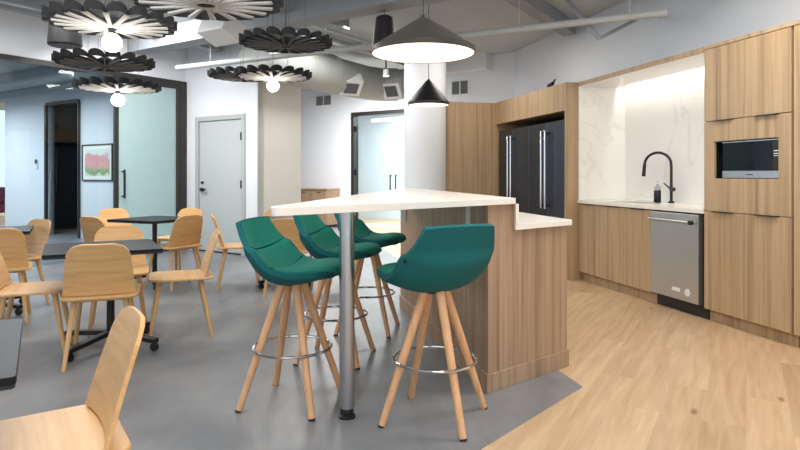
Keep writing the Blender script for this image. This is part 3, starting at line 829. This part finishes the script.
flower(*at(105, 67, 5.45), False, False, 'dark unlit petal pendant directly below the largest glowing bulb', rot=.1)
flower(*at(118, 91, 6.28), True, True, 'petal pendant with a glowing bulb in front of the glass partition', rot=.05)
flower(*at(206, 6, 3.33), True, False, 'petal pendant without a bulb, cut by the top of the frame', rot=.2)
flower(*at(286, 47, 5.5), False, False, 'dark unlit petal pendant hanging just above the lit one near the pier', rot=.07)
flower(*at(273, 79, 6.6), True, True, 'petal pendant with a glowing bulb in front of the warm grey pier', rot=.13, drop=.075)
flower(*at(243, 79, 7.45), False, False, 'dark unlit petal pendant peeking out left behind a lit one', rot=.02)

# pendant speakers
def speaker(x, y, z, rb, rt, h, label):
    t = thing('pendant_speaker', label, 'speaker', (x, y, z), 0, 'black pendant speakers')
    MB().lathe([(0, 0), (rb-.012, 0), (rb, .012), (rt, h-.015), (rt-.02, h), (0, h)]).build('housing', 'shadeblack', t, smooth=True)
    MB().lathe([(rb-.02, -.004), (rb-.02, 0)]).lathe([(0, -.004), (rb-.02, -.004)]).build('grille', 'ventdark', t)
    MB().cone((0, 0, h), (0, 0, CEIL-z), .004, .004, 8).build('cord', 'cable', t)
speaker(-.17, 6.5, 2.56, .135, .09, .36, 'black tapered pendant speaker above the large cone pendant')
x, y, z = at(65, 46, 6.3)
speaker(x, y, z, .165, .145, .3, 'black pendant speaker behind the petal pendant at upper left')

# ------------------------------------------------------------------ ducts, pipes, vents
t = G('air_duct', 'round grey air duct with square grilles under the ceiling, left of the white column', 'duct', 0, 0)
zc = 2.78
MB().tube([(-6.1, 5.75, zc+.04), (-6.1, 8.1, zc)], .29, seg=32).build('duct_run', 'duct', t, smooth=True)
MB().tube([(-6.1, 8.1, zc), (-6.08, 8.35, zc), (-5.98, 8.62, zc), (-5.75, 8.78, zc)], .285, seg=32).build('elbow', 'duct', t, smooth=True)
MB().tube([(-5.75, 8.78, zc), (-5.15, 8.8, zc)], .26, seg=32).build('branch_run', 'duct', t, smooth=True)
for gy in (6.1, 6.7, 7.3): MB().tube([(-6.1, gy, zc+.03), (-6.1, gy+.05, zc+.03)], .298, seg=32).build('joint_band', 'duct', t, smooth=True)
def grille(c, n, nm):
    n = Vector(n).normalized(); up = Vector((0, 0, 1)); a = n.cross(up).normalized(); b = a.cross(n)
    c = Vector(c)
    bx = MB().obox(c-n*.1, a*.17, b*.15, n*.1).build(nm, 'whitemetal', t)
    MB().obox(c+n*.004, a*.11, b*.10, n*.004).build('mesh', 'ventdark', bx)
grille((-5.86, 7.6, zc-.2), (.55, -.35, -.72), 'grille_box')
grille((-5.67, 8.46, zc-.16), (.1, -.8, -.6), 'grille_box')
t = G('ceiling_diffuser', 'white boxed air diffuser on the ceiling between the petal pendants', 'diffuser', 0, 0)
p = Vector(at(222, 30, 6.9)); lx = p.dot(GX); ly = p.dot(GY)
MB().obox((lx, ly, p.z), (.22, 0, 0), (0, .14, -.06), (0, .05, .1)).build('box', 'whitemetal', t, bevel=.01)
MB().box(lx-.06, lx+.06, ly-.06, ly+.06, p.z+.05, CEIL).build('neck', 'duct', t)
# sprinkler main
t = thing('sprinkler_pipe', 'long pale grey pipe hung under the ceiling, with a capped end near the kitchen wall', 'pipe')
pa, pb = Vector((2.446, 5.53, 2.696)), Vector((-3.115, 8.38, 2.696))
MB().cone(pa, pb, .036, .036, 16).build('pipe_run', 'pipe', t, smooth=True)
MB().cone(pa+(pa-pb).normalized()*.02, pa-(pa-pb).normalized()*.06, .042, .042, 16).build('end_cap', 'pipe', t, smooth=True)
for k in (.05, .22, .4, .6, .78, .9):
    p = pa.lerp(pb, k); MB().cone((p.x, p.y, p.z), (p.x, p.y, CEIL), .006, .006, 8).ring((p.x, p.y, p.z), .042, .006, 16, 6).build('hanger', 'pipe', t)
for k in (.33, .5):
    p = pa.lerp(pb, k); MB().cone(p-(pa-pb).normalized()*.05, p+(pa-pb).normalized()*.05, .048, .048, 16).build('coupling', 'pipe', t, smooth=True)
t = thing('pipe_brace', 'grey angled steel brace crossing the pipe near the kitchen wall', 'brace')
MB().tube([(1.618, 6.38, CEIL), (1.927, 5.81, 2.52)], .022, seg=8).build('strut', 'beam', t)
MB().tube([(1.927, 5.81, 2.52), (2.62, 6.56, 2.92)], .018, seg=8).build('strut', 'beam', t)
def pipe(nm, pts, r, label, mt='pipe'):
    o = MB().tube(pts, r, seg=10).build(nm, mt, smooth=True); tag(o, label, 'pipe'); return o
pipe('conduit', [GW(-6.9, 5.9, 3.2), GW(-2.4, 5.9, 3.2), GW(-1.9, 5.9, 3.22)], .014, 'thin grey conduit along the ceiling in front of the long pipe')
pipe('conduit', [GW(-7.6, 4.5, 3.21), GW(-4.0, 4.5, 3.21), GW(-3.6, 4.1, 3.21)], .014, 'thin grey conduit on the ceiling beside the large cone pendant cord')
pipe('ceiling_pipe', [GW(-5.55, 5.6, 3.13), GW(-5.55, 9.3, 3.13)], .05, 'grey pipe running above the duct toward the far glass doors')
pipe('ceiling_pipe', [GW(-5.2, 5.6, 3.15), GW(-5.2, 9.3, 3.15)], .03, 'thinner grey pipe beside the one above the duct')
# wall vents
def wall_vent(gx0, gx1, gy, z0, z1, label):
    t = G('wall_vent', label, 'vent', gx0, gy, z0); w = gx1-gx0; h = z1-z0
    MB().box(0, w, -.02, 0, 0, .02).box(0, w, -.02, 0, h-.02, h).box(0, .02, -.02, 0, .02, h-.02).box(w-.02, w, -.02, 0, .02, h-.02).box(w/2-.01, w/2+.01, -.02, 0, .02, h-.02).build('frame', 'whitemetal', t)
    mb = MB()
    n = 9
    for k in range(n):
        zz = .03+(h-.06)*k/(n-1)
        mb.obox((w/2, -.008, zz), (w/2-.02, 0, 0), (0, .006, .006), (0, -.001, .001))
    mb.build('louvres', 'vent', t)
    MB().box(.02, w-.02, -.003, -.0005, .02, h-.02).build('backing', 'ventdark', t)
wall_vent(-9.54, -9.04, 10.98, 2.84, 3.10, 'grey louvred vent high on the white wall left of the glass doors')
wall_vent(-5.03, -4.68, 9.42, 2.60, 2.87, 'grey louvred vent above the broad oak panel by the column')
gstruct(MB().box(-5.35, -4.25, 9.18, 9.42, 2.98, CEIL), 'trim_8', 'wall')
# track light
t = thing('track_spotlight', 'small lit ceiling spotlight left of the large cone pendant', 'spotlight', at(386, 76, 9.2))
MB().cone((0, 0, 0), (0, 0, .1), .05, .045, 20).build('head', 'whitemetal', t, smooth=True)
MB().cone((0, 0, -.004), (0, 0, 0), .042, .042, 20).build('lens', 'lampstrip', t)
MB().cone((0, 0, .1), (0, 0, CEIL-t.location.z), .012, .012, 10).build('stem', 'black', t)
# linear lamps in the meeting room
t = G('linear_lamp', 'lit linear lamp behind the glass doors', 'lamp', -8.9, 12.4, 2.55)
MB().box(0, 1.3, -.03, .03, .02, .07).build('housing', 'whitemetal', t)
MB().box(.01, 1.29, -.025, .025, .0, .02).build('lens', 'lampstrip', t)
for xx in (.2, 1.1): MB().cone((xx, 0, .07), (xx, 0, .35), .003, .003, 6).build('wire', 'cable', t)

# far cabinet against the white wall
t = G('credenza', 'low oak cabinet against the white wall behind the bar', 'cabinet', -9.75, 10.5)
MB().box(0, .95, .02, .47, .06, .86).build('carcass', 'island_wood', t)
for k in range(2):
    dd = MB().box(.01+.47*k, .465+.47*k, 0, .02, .07, .84).build('door', 'island_wood', t, bevel=.002)
    MB().box(.17+.47*k, .31+.47*k, -.012, .0, .80, .81).build('door_handle', 'black', dd)
MB().box(-.01, .96, -.01, .475, .86, .885).build('top', 'island_wood', t)
MB().box(.02, .93, .06, .45, 0, .06).build('plinth', 'black', t)

# blue room things
t = G('framed_picture', 'framed pink and green abstract landscape on the pale blue wall', 'picture', 0, 0)
g0, g1 = gx_at(83), gx_at(113.5)
w_ = g1-g0; cx = (g0+g1)/2; t.location = GW(cx, 6.25, 1.43)
MB().box(-w_/2, w_/2, -.03, 0, -.34, -.315).box(-w_/2, w_/2, -.03, 0, .315, .34).box(-w_/2, -w_/2+.025, -.03, 0, -.315, .315).box(w_/2-.025, w_/2, -.03, 0, -.315, .315).build('frame', 'darkframe', t)
MB().box(-w_/2+.025, w_/2-.025, -.015, -.002, -.315, .315).build('mat_board', 'mat_board', t)
MB().box(-w_/2+.1, w_/2-.1, -.018, -.015, -.25, .25).build('print', 'art', t)
t = G('thermostat', 'small dark wall control on the pale blue wall left of the dark opening', 'switch', gx_at(37), 6.25, 1.42)
MB().box(-.05, .05, -.02, 0, -.09, .02).build('plate', 'wall_blue', t); MB().box(-.025, .025, -.035, -.02, .01, .10).build('control', 'black', t, bevel=.004)
t = G('bench', 'low grey bench with white legs inside the dark opening', 'bench', (b0+b1)/2-.2, 7.3)
MB().box(-.75, .8, -.2, .2, .36, .44).build('bench_top', 'whiteplastic', t, bevel=.01)
for xx in (-.68, .7):
    for yy in (-.16, .16): MB().box(xx, xx+.05, yy-.025, yy+.025, 0, .36).build('leg', 'whitemetal', t)
sp = Vector(at(-6, 200, 17)); lx, ly = sp.dot(GX), sp.dot(GY)
t = G('sofa', 'plum sofa far away past the left end of the blue wall', 'sofa', lx-.9, ly)
MB().box(-1, 1, -.4, .4, .12, .42).build('seat', 'purple', t, bevel=.04)
MB().box(-1, 1, .22, .45, .42, .85).build('backrest', 'purple', t, bevel=.05)
for xx in (-1.0, .82): MB().box(xx, xx+.18, -.4, .4, .42, .62).build('armrest', 'purple', t, bevel=.04)
for xx in (-.9, .85):
    for yy in (-.33, .33): MB().box(xx, xx+.05, yy-.025, yy+.025, .012, .12).build('leg', 'black', t)

# ------------------------------------------------------------------ light
W = bpy.data.worlds.new('World'); SC.world = W; W.use_nodes = True
bg = W.node_tree.nodes['Background']; bg.inputs[0].default_value = (.9, .95, 1, 1); bg.inputs[1].default_value = 1.45
def area(nm, loc, size, power, col=(1, 1, 1), rot=(0, 0, 0), sy=None):
    L = bpy.data.lights.new(nm, 'AREA'); L.energy = power; L.color = col; L.size = size
    if sy: L.shape = 'RECTANGLE'; L.size_y = sy
    o = bpy.data.objects.new(nm, L); C.objects.link(o); o.location = loc; o.rotation_euler = rot
    return o
warm = (1, .93, .84); cool = (.94, .97, 1)
area('ceiling_fill', (-1.9, 3.2, 3.15), 1.6, 50, (1, .97, .93))  # downward area fills without fixtures, added to brighten the rooms
area('ceiling_fill', (1.9, 3.6, 3.15), .9, 60, warm)
area('ceiling_fill', (.5, .6, 3.15), 1.8, 50, (1, .97, .93))
area('upward_fill', (-1.5, 1.2, 2.75), 1.6, 60, (1, .98, .96), (PI, 0, 0))  # unseen upward fills, added to lift the ceiling brightness
area('upward_fill', (1.2, 2.2, 2.8), 1.2, 40, (1, .98, .96), (PI, 0, 0))
area('ceiling_fill', GW(-6.3, 3.2, 3.12), 1.2, 70, (1, .98, .95))
area('wall_fill', GW(-7.0, 4.6, 3.12), 1.2, 90, (1, .98, .95), (R(25), 0, GA))  # tilted fill added to brighten the grey door wall, no fixture
area('ceiling_fill', (1.0, 7.6, 3.1), .6, 22, warm)
area('ceiling_fill', GW(-5.2, 6.3, 3.12), .8, 42, (1, .98, .95))
area('ceiling_fill', GW(-7.2, 9.2, 3.1), 1.4, 230, (1, .98, .96))
area('ceiling_fill', GW(-8.0, 12.3, 2.85), 1.6, 180, (.97, .99, 1))
area('ceiling_fill', GW(-11, 4.4, 2.66), 1.5, 110, cool)
area('ceiling_fill', GW(-14, 4.4, 2.66), 1.5, 130, cool)
area('ceiling_fill', GW(-19, 10, 3.1), 2.0, 200, warm)

# ------------------------------------------------------------------ camera and output
cam = bpy.data.cameras.new('Camera'); co = bpy.data.objects.new('Camera', cam); C.objects.link(co)
co.location = (0, 0, 1.2); co.rotation_euler = (R(90), 0, 0)
cam.sensor_width = 36; cam.lens = 27; cam.shift_y = -50/800; cam.clip_start = .05
SC.camera = co
vs = SC.view_settings
SC.display_settings.display_device = 'sRGB'
vs.view_transform = 'Standard'; vs.look = 'None'; vs.gamma = 1; vs.use_curve_mapping = False; vs.exposure = 0
cy = SC.cycles
cy.use_denoising = True
cy.max_bounces = 8; cy.diffuse_bounces = 5; cy.glossy_bounces = 4; cy.transparent_max_bounces = 12
cy.sample_clamp_indirect = 6
cy.caustics_reflective = False; cy.caustics_refractive = False
